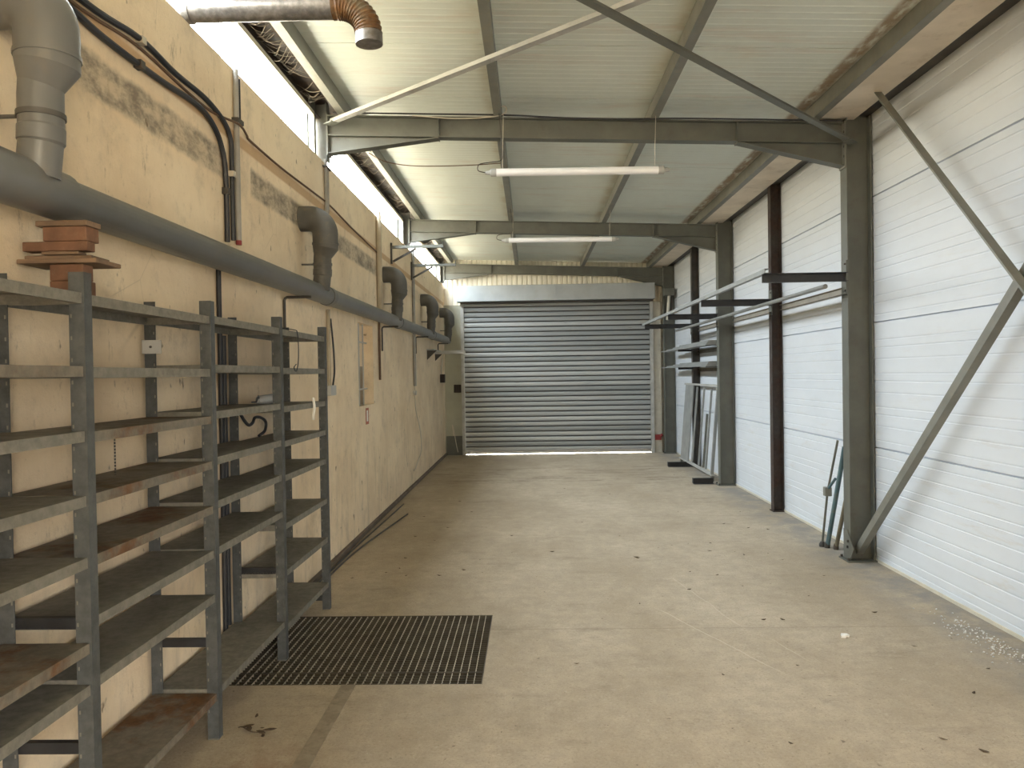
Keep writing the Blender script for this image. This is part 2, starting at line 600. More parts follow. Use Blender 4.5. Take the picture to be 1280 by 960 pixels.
w5 = MB()
w5.box(b - .02, b, SY0, SY1, SZ0, SZ1)
w5 = struct(w5.build('window_4', 'slit_glass'))
g = MB()
for yy in (7.98, 8.18):
    g.cyl((XL - .05, yy, SZ0), (XL - .05, yy, SZ1), .008, 8)
for zz in (1.47, 1.96):
    g.cyl((XL - .05, SY0, zz), (XL - .05, SY1 - .12, zz), .009, 8)
g.build('window_bar', 'plastic_grey', w5)

# right wall of ribbed sandwich panels
JO = (.95, 1.98, 3.02)
prof = [(XR, 0.0)]
z = .06
k = 0
while z < 3.86:
    if any(abs(z - j) < .045 for j in JO):
        j = [q for q in JO if abs(z - q) < .045][0]
        prof += [(XR, j - .007), (XR + .022, j - .006), (XR + .022, j + .005), (XR, j + .006)]
        z = j + .062
        continue
    d = .003 if k % 3 else .0045
    prof += [(XR, z - .007), (XR + d, z - .003), (XR + d, z + .003), (XR, z + .007)]
    z += (.062, .118, .094)[k % 3]
    k += 1
prof.append((XR, 3.9))
m = MB()
for ya, yb, pr in ((YN, GY0, prof), (GY1, YF + .1, prof), (GY0, GY1, [(XR, GZ)] + [q for q in prof if q[1] > GZ + .08])):
    m.grid([[(x, ya, zz) for x, zz in pr], [(x, yb, zz) for x, zz in pr]])
    m.box(XR + .025, XR + .1, ya, yb, pr[0][1], 3.9)
struct(m.build('wall_right', 'wallpanel', recalc=False, smooth=0))
m = MB().box(XR - .010, XR, GY1, YF, 0, .022)
struct(m.build('baseboard_right', 'frame_white'))

# roof of ribbed panels running down the slope, a joint every metre
prof = []
y = YN
k = 0
while y < YF + .35:
    if k % 12 == 0:
        prof += [(y - .006, 0), (y - .0055, .022), (y + .0055, .022), (y + .006, 0)]
    else:
        prof += [(y - .012, 0), (y - .005, -.0022), (y + .005, -.0022), (y + .012, 0)]
    y += .0855
    k += 1
x0, x1 = -1.82, 3.0
m = MB().grid([[(x0, yy, zroof(x0) + dz) for yy, dz in prof], [(x1, yy, zroof(x1) + dz) for yy, dz in prof]])
m.add([(x0, YN, zroof(x0) + .08), (x1, YN, zroof(x1) + .08), (x1, YF + .4, zroof(x1) + .08), (x0, YF + .4, zroof(x0) + .08)], [(0, 1, 2, 3)])
struct(m.build('ceiling', 'roofpanel', recalc=False, smooth=0))

# far wall: cladding above the shutter, panels either side of the opening
m = MB()
x = -2.0
row0, row1 = [], []
while x < 2.95:
    for dx, dy in ((0, 0), (.05, 0), (.06, .02), (.09, .02)):
        row0.append((x + dx, YF + .06 + dy, 3.0))
        row1.append((x + dx, YF + .06 + dy, 3.95))
    x += .10
m.grid([row0, row1])
wall_far = struct(m.build('wall_far', 'cladding', smooth=0))
MB().box(-2.0, -1.30, YF + .04, YF + .10, 0, 3.0).build('side_panel', 'panel_green', wall_far)
MB().box(2.447, 2.60, YF - .02, YF + .10, 0, 3.0).box(2.37, 2.447, YF + .04, YF + .10, 0, 3.0).box(2.60, 3.0, YF + .06, YF + .10, 0, 3.0).build('side_panel', 'panel_cream', wall_far)
MB().box(-1.70, -1.38, YF + .005, YF + .04, 0, .38).build('kick_panel', 'steel', wall_far)

# wall behind the viewer
m = MB().box(-2.0, 3.0, YN - .1, YN, 0, 3.95)
struct(m.build('wall_near', 'cladding', smooth=0))

# clerestory windows
for i, (y0, y1) in enumerate(BAYS):
    xw = -1.76
    m = MB()
    m.box(xw - .02, xw + .02, y0, y1, ZS, ZS + .02)
    m.box(xw - .02, xw + .02, y0, y1, 3.75, 3.785)
    for yy in (y0, y1 - .02):
        m.box(xw - .02, xw + .02, yy, yy + .02, ZS + .02, 3.75)
    yc = y0 + (y1 - y0) * .52
    m.box(xw - .015, xw + .015, yc - .008, yc + .008, ZS + .02, 3.75)
    w = struct(m.build('window_%d' % (i + 1), 'frame_white'))
    for c0, c1 in ((y0 + .02, yc - .008), (yc + .008, y1 - .02)):
        MB().box(xw - .004, xw, c0, c1, ZS + .02, 3.75).build('window_pane', 'glass', w)
    MB().box(xw - .03, xw - .01, y1, y1 + .145, ZS, 3.90).build('jamb_plate', 'steel', w)
    MB().box(xw - .03, xw - .01, y0 - .065, y0, ZS, 3.90).build('jamb_plate', 'steel', w)

# eave channel and dark board above the windows, dusty soffit on the right
m = MB().sweep(sect_c(.06, .14, .008, 1), (-1.80, YN, 3.785), (-1.80, YF + .1, 3.785))
struct(m.build('trim_1', 'eave'))
m = MB().box(-1.79, -1.585, YN, YF + .05, 3.905, 3.918)
struct(m.build('trim_2', 'eave'))
m = MB().box(2.415, 2.72, YN, YF + .05, 3.672, 3.690)
struct(m.build('trim_3', 'soffit'))

# ------------------------------------------------------------------ steel frame
COLS = ((6.55, 'grey steel H column on the right with blue tubes leaning against it'),
        (10.95, 'grey steel H column between the rusty post and the leaning ladder-like metal frame'),
        (15.35, 'grey steel H column in the far right corner beside the shutter'))
for y, lab in COLS:
    t = thing('steel_column', (2.735, y, 0), lab, 'column', 'main columns along the right wall')
    MB().sweep(sect_i(.13, .205, .010, .008), (2.735, y, .012), (2.735, y, 3.69), up=(1, 0, 0)).build('shaft', 'steel', t)
    MB().box(2.60, 2.845, y - .10, y + .10, 0, .012).build('base_plate', 'steel', t)
    for dy in (-.075, .075):
        hexbolt_part(t, (2.615, y + dy, .012), (0, 0, 1), .011, .02)
    for dz in (3.36, 3.44, 3.56, 3.64):
        for dy in (-.045, .045):
            hexbolt_part(t, (2.632, y + dy, dz), (-1, 0, 0), .011, .014)

STUBS = ((6.55, 'short pale steel post on the left wall top at the nearest roof beam'),
         (10.95, 'short pale steel post on the left wall top at the middle roof beam'),
         (15.35, 'short pale steel post on the left wall top in the far corner'))
for y, lab in STUBS:
    t = thing('stub_post', (-1.765, y, ZS), lab, 'post', 'stub posts on the left wall')
    MB().sweep(sect_i(.10, .17, .009, .007), (-1.765, y, ZS), (-1.765, y, 3.91), up=(1, 0, 0)).build('shaft', 'steel', t)
    for dz in (3.5, 3.57, 3.64):
        hexbolt_part(t, (-1.68, y - .03, dz), (1, 0, 0), .010, .012)

for y, lab in ((6.55, 'nearest grey roof beam crossing the hall above the first tube light'),
               (10.95, 'middle grey roof beam behind the nearer tube light'),
               (15.35, 'farthest grey roof beam just above the shutter box')):
    xa, xb = -1.668, 2.620
    t = thing('roof_beam', (0, y, zbeam(0) - .17), lab, 'beam', 'roof beams across the hall')
    D = .172
    MB().sweep(sect_i(.10, D, .009, .007), (xa, y, zbeam(xa) - D / 2), (xb, y, zbeam(xb) - D / 2)).build('beam', 'steel', t)
    for (p, q, sgn) in ((xa, -.74, 1), (xb, 1.75, -1)):
        zt, zq = zbeam(p) - D, zbeam(q) - D
        dp = .145 if sgn > 0 else .185
        m = MB().prism([(p, y - .0035, zt), (q, y - .0035, zq), (p, y - .0035, zt - dp)], (0, .007, 0))
        m.sweep([(-.05, -.005), (.05, -.005), (.05, .004), (-.05, .004)], (p, y, zt - dp), (q, y, zq - .002))
        m.build('haunch', 'steel', t)
        MB().box(q - .005, q + .005, y - .05, y + .05, zq - .012, zbeam(q) - .009).build('stiffener', 'steel', t)
        MB().box(p - .012 * (sgn > 0), p + .012 * (sgn < 0), y - .06, y + .06, zt - dp - .02, zbeam(p) + .005).build('end_plate', 'purlin', t)

for y, lab, mt in ((4.27, 'thin steel wall post at the right edge behind the crossed braces', 'steel_dark'),
                   (8.87, 'dark rusty brown wall post standing between two grey columns', 'rust_post'),
                   (13.15, 'dark wall post standing behind the leaning ladder-like frame', 'steel_dark')):
    t = thing('wall_post', (2.785, y, 0), lab, 'post', 'wall posts between the columns')
    MB().sweep(sect_i(.10, .115, .008, .006), (2.785, y, .01), (2.785, y, 3.70), up=(1, 0, 0)).build('shaft', mt, t)
    MB().box(2.715, 2.845, y - .07, y + .07, 0, .01).build('base_plate', mt, t)

for x, lab in ((-1.545, 'roof purlin along the left eave just inside the windows'),
               (-.24, 'roof purlin above the left ends of the tube lights'),
               (1.06, 'roof purlin above the right ends of the tube lights'),
               (2.375, 'roof purlin beside the dusty soffit on the right')):
    zb = zbeam(x)
    sg = 1 if x > 0 else -1
    m = MB().sweep(sect_c(.066, .1165, .006, sg), (x - sg * .033, YN, zb + .001), (x - sg * .033, YF + .05, zb + .001))
    tag(m.build('purlin', 'purlin', loc=(x, YN, zb)), lab, 'purlin', 'roof purlins')

m = MB().sweep(sect_c(.125, .10, .008), (2.722, YN, 3.70), (2.722, YF - .06, 3.70))
tag(m.build('eave_beam', 'steel_dark', loc=(2.72, YN, 3.70)), 'dark steel eave beam running along the top of the white right wall', 'beam')

# crossed braces
for p, q, lab in (((-1.63, 6.44, 3.69), (2.63, 2.5, 3.59), 'roof brace rising to the right from the left end of the nearest beam'),
                  ((2.64, 6.44, 3.44), (-1.62, 2.3, 3.68), 'roof brace running toward the viewer from the top of the blue-tube column')):
    t = thing('roof_brace', p, lab, 'brace', 'crossed roof braces')
    MB().sweep(sect_l(.055, .055, .006, 1 if p[0] < 0 else -1), p, q).build('angle_bar', 'steel_light' if p[0] < 0 else 'steel', t)
    P = Vector(p)
    d = (Vector(q) - P).normalized()
    s_, b_, _ = frame(d)
    MB().obox(P + d * .06 + s_ * (.03 if p[0] < 0 else -.03), (.08, .12, .008), Matrix((s_, d, b_)).transposed()).build('gusset_plate', 'steel', t)

for p, q, x, lab in (((5.90, 3.67), (2.15, .06), 2.662, 'wall brace slanting down toward the viewer from the top of the blue-tube column'),
                     ((6.50, .06), (2.54, 3.68), 2.690, 'wall brace rising toward the viewer from the foot of the blue-tube column')):
    t = thing('wall_brace', (x, p[0], p[1]), lab, 'brace', 'crossed wall braces')
    P, Q = Vector((x, p[0], p[1])), Vector((x, q[0], q[1]))
    d = (Q - P).normalized()
    up = Vector((1, 0, 0))
    MB().sweep(sect_l(.062, .055, .006, -1 if p[1] > 1 else 1, -1 if p[1] > 1 else 1), P, Q, up=(1, 0, 0)).build('angle_bar', 'purlin', t)
    m = MB()
    if p[1] < 1:
        m2 = MB().prism([(2.622, 6.47, .02), (2.622, 6.60, .02), (2.622, 6.60, .26), (2.622, 6.53, .26), (2.622, 6.40, .12)], (.006, 0, 0))
        m2.build('gusset_plate', 'steel', t)
        for kk in (.10, .15):
            hexbolt_part(t, (2.622, 6.52 - kk * .2 + .01, kk + .02), (-1, 0, 0), .011, .012)
    else:
        hexbolt_part(t, (x - .004, 4.28, 2.09), (-1, 0, 0), .013, .012)

# ------------------------------------------------------------------ roller shutter
sh = thing('roller_shutter', (.53, YF, 0), 'closed grey metal roller shutter filling the far end of the hall', 'shutter')
X0, X1 = -1.315, 2.385
prof = []
n = 30
for i in range(n):
    z0 = .05 + i * .0995
    prof += [(0.035, z0), (0.035, z0 + .017), (-.008, z0 + .019)]
    for k in range(6):
        t_ = k / 5
        prof.append((-.010 - .005 * math.sin(PI * (.05 + .9 * t_)), z0 + .020 + .074 * t_))
    prof += [(-.008, z0 + .0975)]
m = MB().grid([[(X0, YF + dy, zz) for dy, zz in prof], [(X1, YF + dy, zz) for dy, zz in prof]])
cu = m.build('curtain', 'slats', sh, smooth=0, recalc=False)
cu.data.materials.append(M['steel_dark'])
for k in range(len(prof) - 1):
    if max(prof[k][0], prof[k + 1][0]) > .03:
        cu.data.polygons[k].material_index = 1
MB().box(X0, X1, YF - .012, YF + .02, .018, .052).build('bottom_bar', 'steel_light', sh)
for xx in (-1.375, 2.385):
    MB().sweep(sect_c(.06, .09, .006), (xx, YF + .02, .0), (xx, YF + .02, 3.02), up=(0, -1, 0)).box(xx, xx + .06, YF - .06, YF - .05, 0, 3.02).build('guide_rail', 'steel_light', sh)
m = MB().box(-1.42, .505, 15.19, 15.47, 3.035, 3.345).box(.515, 2.45, 15.19, 15.47, 3.035, 3.345)
m.build('shutter_box', 'galv', sh, bevel=.006)
MB().box(.49, .53, 15.183, 15.19, 3.035, 3.345).build('joint_cover', 'galv', sh)
MB().box(-1.36, 2.43, 15.30, 15.46, 3.005, 3.03).build('box_lip', 'steel_dark', sh)
gb = thing('shutter_gearbox', (2.70, 15.10, 3.06), 'dark grey gearbox with hanging crank rods beside the right end of the shutter box', 'gearbox')
MB().box(2.60, 2.80, 15.02, 15.24, 3.07, 3.21).build('housing', 'steel', gb, bevel=.01)
MB().cyl((2.70, 15.08, 3.07), (2.66, 15.06, 2.60), .028).build('crank_rod', 'panel_cream', gb)
MB().cyl((2.77, 15.12, 3.07), (2.73, 15.10, 2.62), .022).build('crank_rod', 'steel_dark', gb)

# ------------------------------------------------------------------ shelving
sh = thing('shelving_unit', (-1.56, 3.9, 0), 'long grey steel shelving with rusty shelves against the left wall', 'shelving')
UY = (1.45, 2.42, 3.39, 4.34, 5.29)
XF, XB = -1.405, -1.702
for i, y in enumerate(UY):
    for fx, sx in ((XF, -1), (XB, 1)):
        zb = 0.004
        poly = [(0, 0), (.050 * sx, 0), (.050 * sx, .0035), (.0035 * sx, .0035), (.0035 * sx, .044), (0, .044)]
        m = MB().prism([(fx + a, y + b, zb) for a, b in poly], (0, 0, 1.945 - zb))
        nf = len(m.f)
        h = m
        for k in range(26):
            zz = .12 + k * .07
            h.box(fx + sx * .040, fx + sx * .045, y - .0012, y - .0002, zz, zz + .012)
        u = m.build('upright', 'upright', sh, smooth=0)
        u.data.materials.append(M['hole'])
        for p_ in u.data.polygons[nf:]:
            p_.material_index = 1
        MB().box(min(fx, fx + .05 * sx), max(fx, fx + .05 * sx), y - .004, y + .046, 0, .004).build('foot_plate', 'shelf', u)
ST = {1: (.84, .44), 2: (.44,), 3: (.52,), 4: (.09,), 0: (.6,)}
for i, y in enumerate(UY):
    for zz in ST[i]:
        MB().sweep([(-.012, 0), (.012, 0), (.012, .036), (-.012, .036)], (XB + .005, y + .018, zz - .03), (XF - .005, y + .018, zz - .03)).build('side_strut', 'black', sh)
SHELVES = (
    ((1.88, 0), (1.65, 1), (1.44, 0), (1.24, 0), (1.04, 0), (.77, 1), (.64, 0), (.21, 0)),
    ((1.88, 0), (1.645, 0), (1.44, 1), (1.24, 1), (1.04, 1), (.84, 0), (.65, 0), (.21, 1)),
    ((1.88, 0), (1.66, 0), (1.455, 0), (1.25, 0), (1.05, 0), (.85, 0), (.22, 0)),
    ((1.88, 0), (1.66, 0), (1.44, 0), (1.24, 0), (1.04, 0), (.77, 0), (.50, 0), (.19, 0)))
for bi, bay in enumerate(SHELVES):
    y0, y1 = UY[bi] + .006, UY[bi + 1] - .004
    for zz, ru in bay:
        zz += random.uniform(-.004, .004)
        m = MB()
        ed = .034
        a, b = XB + .013, XF - .005
        t_ = .0025
        # folded sheet tray: top sheet with turned-down lips on all four sides
        m.box(a, b, y0, y1, zz - t_, zz)
        m.box(b - t_, b, y0, y1, zz - ed, zz - t_)
        m.box(a, a + t_, y0, y1, zz - ed, zz - t_)
        m.box(a + t_, b - t_, y0, y0 + t_, zz - ed, zz - t_)
        m.box(a + t_, b - t_, y1 - t_, y1, zz - ed, zz - t_)
        m.box(b - .014, b - t_, y0 + t_, y1 - t_, zz - ed, zz - ed + t_)
        o = m.build('shelf', 'shelf_rust' if ru else 'shelf', sh, smooth=0)
        if ru:
            o['label'] = 'rusty brown shelf'

# on the shelving: bricks and boards
BY = 2.62


def slab(name, x0, x1, y0, y1, z0, z1, mat, label, cat, rz=0., group=None, cores=False):
    c = Vector(((x0 + x1) / 2, (y0 + y1) / 2, z0))
    m = MB()
    if cores:
        # perforated clay brick: outer shell with open cells along X
        hx, hy, h = (x1 - x0) / 2, (y1 - y0) / 2, z1 - z0
        t_ = .009
        m.box(-hx, hx, -hy, hy, 0, t_).box(-hx, hx, -hy, hy, h - t_, h)
        nn = 3
        for k in range(nn + 1):
            yy = -hy + (2 * hy - t_) * k / nn
            m.box(-hx, hx, yy, yy + t_, t_, h - t_)
        m.box(-hx + .012, hx - .012, -hy + .01, hy - .01, t_, h - t_)
    else:
        m.box(-(x1 - x0) / 2, (x1 - x0) / 2, -(y1 - y0) / 2, (y1 - y0) / 2, 0, z1 - z0)
    o = m.build(name, mat, bevel=.003, smooth=0)
    o.location = c
    o.rotation_euler = (0, 0, rz)
    return tag(o, label, cat, group)


ZT = 1.885
slab('clay_brick', -1.607, -1.487, 2.57, 2.635, ZT, ZT + .052, 'brick', 'bottom clay brick of the stack, standing on the shelving', 'brick', .03, 'bricks in the stack')
slab('clay_brick', -1.607, -1.492, 2.57, 2.63, ZT + .053, ZT + .108, 'brick', 'clay brick directly under the wide board in the stack', 'brick', -.02, 'bricks in the stack')
slab('wooden_board', -1.707, -1.437, 2.55, 2.71, ZT + .109, ZT + .124, 'board', 'widest brown board in the middle of the brick stack', 'board', .0)
slab('wooden_board', -1.692, -1.467, 2.57, 2.69, ZT + .125, ZT + .138, 'board', 'narrower brown board lying on the widest board of the stack', 'board', .03)
slab('wooden_batten', -1.629, -1.502, 2.56, 2.61, ZT + .139, ZT + .150, 'board', 'small pale batten under the long thin brick of the stack', 'batten', .0)
slab('clay_brick', -1.692, -1.472, 2.56, 2.61, ZT + .151, ZT + .183, 'brick', 'long thin clay brick sticking out to the left of the stack', 'brick', .0, 'bricks in the stack')
slab('clay_brick', -1.622, -1.472, 2.56, 2.635, ZT + .184, ZT + .232, 'brick', 'thick clay brick under the top slab of the stack', 'brick', -.02, 'bricks in the stack')
slab('clay_tile', -1.644, -1.467, 2.555, 2.64, ZT + .233, ZT + .252, 'board', 'flat brownish slab topping the brick stack on the shelving', 'slab', -.02)

# small things on the shelves
t = thing('power_adapter', (-1.56, 4.62, 1.44), 'grey lump of a power adapter with loose lead on the shelving', 'adapter')
m = MB().tube([(-1.56, 4.40, 1.470), (-1.56, 4.44, 1.472), (-1.56, 4.70, 1.474), (-1.56, 4.76, 1.470)], [.012, .029, .032, .014], 12)
m.build('body', 'plastic_grey', t)
MB().tube(smooth_path([(-1.56, 4.42, 1.472), (-1.55, 4.38, 1.50), (-1.55, 4.355, 1.47), (-1.56, 4.355, 1.466), (-1.58, 4.352, 1.465)]), .004, 6).build('lead', 'cable', t)
m = MB().tube(smooth_path([(-1.60, 4.24, 1.40), (-1.60, 4.30, 1.36), (-1.60, 4.36, 1.335), (-1.60, 4.42, 1.345), (-1.60, 4.46, 1.372), (-1.60, 4.56, 1.366), (-1.60, 4.64, 1.335), (-1.60, 4.62, 1.285), (-1.60, 4.52, 1.262)]), .009, 8)
tag(m.build('black_hose', 'cable', loc=(-1.6, 4.2, 1.25)), 'short black hose curling below a shelf of the shelving', 'hose')
m = MB()
for k in range(14):
    zz = 1.402 - k * .0125
    m.tube([(-1.60, 2.94, zz), (-1.60, 2.94, zz - .009)], .0035, 6)
tag(m.build('hanging_chain', 'steel_dark', loc=(-1.6, 2.94, 1.22)), 'thin dark chain hanging from a rusty shelf', 'chain')
m = MB().box(-1.395, -1.385, 4.60, 4.63, 1.462, 1.52)
m = MB()
m.tube(smooth_path([(-1.397, 4.95, 1.47), (-1.390, 4.95, 1.41), (-1.392, 4.93, 1.36), (-1.396, 4.94, 1.33)]), [.009] * 19, 6)
tag(m.build('rag_strip', 'paper', loc=(-1.39, 4.95, 1.33)), 'pale strip of rag hanging from a shelf near the farthest upright', 'rag')
m = MB().tube(smooth_path([(-1.58, 4.30, 1.885), (-1.55, 4.50, 1.90), (-1.42, 4.62, 1.888), (-1.397, 4.64, 1.86), (-1.395, 4.645, 1.72), (-1.395, 4.60, 1.64), (-1.397, 4.56, 1.66), (-1.396, 4.60, 1.68)]), .003, 6)
tag(m.build('thin_wire', 'cable', loc=(-1.4, 4.6, 1.88)), 'thin dark wire hanging down from the top shelf', 'wire')
t = thing('wall_plate', (-1.665, 3.38, 1.75), 'small pale metal plate fixed on a back upright of the shelving', 'plate')
MB().box(-1.704, -1.62, 3.371, 3.376, 1.715, 1.775).build('plate', 'plastic_grey', t)
hexbolt(MB(), (-1.665, 3.371, 1.745), (0, -1, 0), .006, .004).build('screw', 'steel_dark', t)

# ------------------------------------------------------------------ big grey pipe with its branches
t = thing('waste_pipe', (-1.60, 8.5, 2.16), 'long grey plastic waste pipe with five elbows along the left wall', 'pipe')
ax = lambda y: Vector((-1.60, y, 2.222 + .0032 * y))
pts = [ax(y) for y in (-1.5, 2.0, 2.1, 2.12, 2.62, 2.64, 8, 15.05)]
MB().tube(pts, [.072, .072, .072, .082, .082, .070, .070, .070], 24).build('main_pipe', 'pvc', t)
for y in (6.08, 9.40, 12.7):
    MB().tube([ax(y), ax(y + .10)], .076, 24).build('coupling', 'pvc', t)
for i, y in enumerate((2.47, 5.85, 9.15, 12.3, 14.85)):
    zc = 2.80 if i else 2.835
    path = [(-1.735, y, zc), (-1.69, y, zc)] + [tuple(p) for p in arc((-1.655, y, zc - .12), (0, 0, 1), (1, 0, 0), .12, 0, PI / 2, 10)]
    path += [(-1.535, y, zc - .225), (-1.558, y, zc - .285), (-1.560, y, zc - .32)]
    rad = [.095] * (len(path) - 2) + [.067, .067]
    path += [(-1.560, y, 2.42), (-1.560, y, 2.415), (-1.562, y, 2.37), (-1.563, y, 2.365), (-1.575, y, 2.26)]
    rad += [.067, .070, .070, .065, .065]
    b = MB().tube(path, rad, 40).build('branch_elbow', 'pvc_dusty' if i else 'pvc', t, smooth=12)
    MB().tube([(-1.535, y, zc - .185), (-1.535, y, zc - .20)], .099, 22).build('collar', 'pvc_dusty' if i else 'pvc', b)
    MB().tube([(-1.560, y, 2.445), (-1.560, y, 2.462)], .072, 22).cyl((-1.72, y, 2.455), (-1.60, y, 2.455), .007, 8).build('pipe_clip', 'pvc_dusty', b)

for i, (y, dz) in enumerate(((5.38, .55), (8.95, .28), (11.6, .25), (14.4, .25))):
    zz = ax(y).z - .078
    lab = ('dark pipe bracket behind the far end of the shelving', 'dark pipe bracket just beyond the slit window',
           'dark pipe bracket beside the long thin conduit', 'dark pipe bracket nearest the shutter')[i]
    m = MB().tube([(-1.708, y, zz - dz), (-1.708, y, zz - .02), (-1.702, y, zz - .008), (-1.69, y, zz), (-1.52, y, zz)], .010, 8)
    tag(m.build('pipe_bracket', 'steel_dark', loc=(-1.70, y, zz)), lab, 'bracket', 'brackets under the waste pipe')

# flue through the window strip
t = thing('flue_pipe', (-1.72, 3.95, 3.46), 'silver metal flue pipe reaching in above the left wall', 'flue')
MB().tube([(-1.99, 3.95, 3.492), (-1.0, 3.95, 3.488), (-.965, 3.95, 3.487)], .066, 24).build('duct', 'zinc', t)
pth = [(-.975, 3.95, 3.487), (-.955, 3.95, 3.487)]
rad = [.070, .066]
A = arc((-.945, 3.95, 3.337), (0, 0, 1), (1, 0, 0), .150, 0, PI / 2 * .97, 36)
for k, p in enumerate(A):
    pth.append(tuple(p))
    rad.append(.066 + (.005 if k % 3 == 0 else 0))
m = MB().tube(pth, rad, 24, caps=False)
m.build('ribbed_elbow', 'flue_elbow', t, smooth=20)
a0 = Vector(A[-1])
m = MB().tube([a0, a0 + Vector((.002, 0, -.055)), a0 + Vector((.002, 0, -.055)), a0 + Vector((.001, 0, -.01))], [.069, .069, .064, .064], 24, caps=False)
m.build('outlet', 'zinc', t)
MB().tube([(-1.76, 3.95, 3.491), (-1.70, 3.95, 3.491)], .073, 24).build('collar', 'zinc', t)

# ------------------------------------------------------------------ cables and conduits on the left wall
def cable(name, pts, r, mat, label, cat, n=6, group=None):
    m = MB().tube(smooth_path(pts, n), r, 8)
    return tag(m.build(name, mat, loc=pts[0]), label, cat, group)


c = cable('power_cable', [(-1.703, .6, 3.05), (-1.703, 2.0, 3.01), (-1.703, 2.83, 3.00), (-1.703, 3.11, 2.985), (-1.703, 3.58, 2.995), (-1.703, 4.0, 3.02), (-1.703, 4.22, 2.97), (-1.703, 4.33, 2.86), (-1.703, 4.36, 2.72), (-1.703, 4.365, 2.5), (-1.703, 4.365, 2.375)],
          .015, 'cable', 'thick black cable bending down the left wall, the lower of two', 'cable', group='black cables on the left wall')
for y, zz in ((3.4, 2.99), (4.36, 2.66)):
    MB().box(-1.72, -1.685, y - .02, y + .02, zz - .018, zz + .018).build('cable_clip', 'steel_dark', c)
c = cable('power_cable', [(-1.703, .6, 3.12), (-1.703, 2.0, 3.07), (-1.703, 2.95, 3.065), (-1.703, 3.4, 3.108), (-1.703, 3.75, 3.088), (-1.703, 4.1, 3.09), (-1.703, 4.34, 3.05), (-1.703, 4.44, 2.98), (-1.703, 4.452, 2.85), (-1.703, 4.452, 2.6), (-1.703, 4.455, 2.40)],
          .014, 'cable', 'thick black cable bending down the left wall, the upper of two', 'cable', group='black cables on the left wall')
for y, zz in ((3.42, 3.105), (4.452, 2.78)):
    MB().box(-1.72, -1.686, y - .018, y + .018, zz - .016, zz + .016).build('cable_clip', 'white_wire', c)
cable('thin_cable', [(-1.712, .6, 3.07), (-1.712, 2.3, 3.035), (-1.712, 2.94, 3.035), (-1.712, 3.39, 3.075), (-1.712, 3.86, 3.055), (-1.712, 4.2, 3.055), (-1.675, 4.45, 3.075), (-1.675, 4.55, 3.078), (-1.70, 4.7, 3.075), (-1.712, 4.8, 3.07), (-1.712, 5.4, 3.062), (-1.712, 6.2, 3.08), (-1.712, 6.7, 3.085), (-1.712, 7.5, 3.045), (-1.712, 8.2, 3.02), (-1.712, 8.86, 2.98), (-1.712, 8.93, 2.8), (-1.712, 8.93, 2.36)],
      .007, 'wire', 'thin brown wire running along the left wall under the windows', 'wire')
t = thing('wall_conduit', (-1.70, 4.53, 2.40), 'grey conduit hanging beside the black cables on the left wall', 'conduit')
MB().cyl((-1.700, 4.53, 2.40), (-1.700, 4.53, 3.41), .016, 12).build('conduit', 'conduit', t)
MB().cyl((-1.700, 4.575, 3.12), (-1.700, 4.575, 3.37), .010, 10).build('side_cable', 'cable', t)
MB().cyl((-1.700, 4.53, 2.385), (-1.700, 4.53, 2.41), .017, 12).build('end_plug', 'red', t)
m = MB().box(-1.72, -1.680, 4.505, 4.595, 3.10, 3.125)
m.build('clip', 'steel_dark', t)

t = thing('black_duct', (-1.705, 4.26, .20), 'pair of black vertical pipes behind the shelving', 'pipe')
MB().tube([(-1.7055, 4.235, .20), (-1.7055, 4.235, 2.26)], .0135, 12).build('pipe', 'cable', t)
MB().tube([(-1.7055, 4.285, .225), (-1.7055, 4.285, 1.84)], .0135, 14).build('pipe', 'cable', t)

t = thing('wall_conduit', (-1.695, 6.52, 1.48), 'pale conduit beside the shelving with a socket at its lower end', 'conduit')
MB().cyl((-1.698, 6.52, 1.50), (-1.698, 6.52, 2.17), .016, 12).build('conduit', 'conduit_tan', t)
MB().box(-1.72, -1.66, 6.42, 6.60, 1.445, 1.53).build('socket_box', 'plastic_grey', t, bevel=.006)
MB().tube(smooth_path([(-1.70, 6.60, 2.1), (-1.695, 6.66, 1.85), (-1.69, 6.66, 1.65), (-1.69, 6.60, 1.53)]), .008, 8).build('lead', 'cable', t)
t = thing('wall_conduit', (-1.70, 6.56, 2.6), 'grey conduit dropping from the nearest stub post on the left wall', 'conduit')
MB().cyl((-1.702, 6.54, 2.97), (-1.702, 6.54, 3.44), .015, 12).cyl((-1.706, 6.62, 3.0), (-1.706, 6.62, 3.40), .009, 8).build('conduit', 'conduit', t)
MB().box(-1.72, -1.685, 6.50, 6.66, 3.37, 3.385).build('clip', 'steel_dark', t)

t = thing('wall_conduit', (-1.70, 8.75, 1.56), 'tan conduit beyond the slit window running up to the windows', 'conduit')
MB().cyl((-1.690, 8.75, 2.33), (-1.690, 8.75, 3.46), .032, 14).build('upper_pipe', 'conduit_tan', t)
MB().cyl((-1.702, 8.75, 1.56), (-1.702, 8.75, 2.33), .013, 10).build('lower_pipe', 'wire', t)
t = thing('wall_conduit', (-1.70, 11.35, 1.35), 'long thin conduit on the left wall with a cord trailing to the floor', 'conduit')
MB().cyl((-1.695, 11.35, 1.45), (-1.695, 11.35, 3.45), .022, 12).build('conduit', 'conduit', t)
MB().tube(smooth_path([(-1.70, 11.35, 1.45), (-1.705, 11.45, 1.1), (-1.70, 11.85, .75), (-1.70, 11.9, .45), (-1.705, 11.5, .30), (-1.705, 11.2, .22)]), .006, 6).build('cord', 'white_wire', t)
MB().cyl((-1.715, 11.35, 1.35), (-1.68, 11.35, 1.35), .035, 14).build('round_box', 'plastic_grey', t)

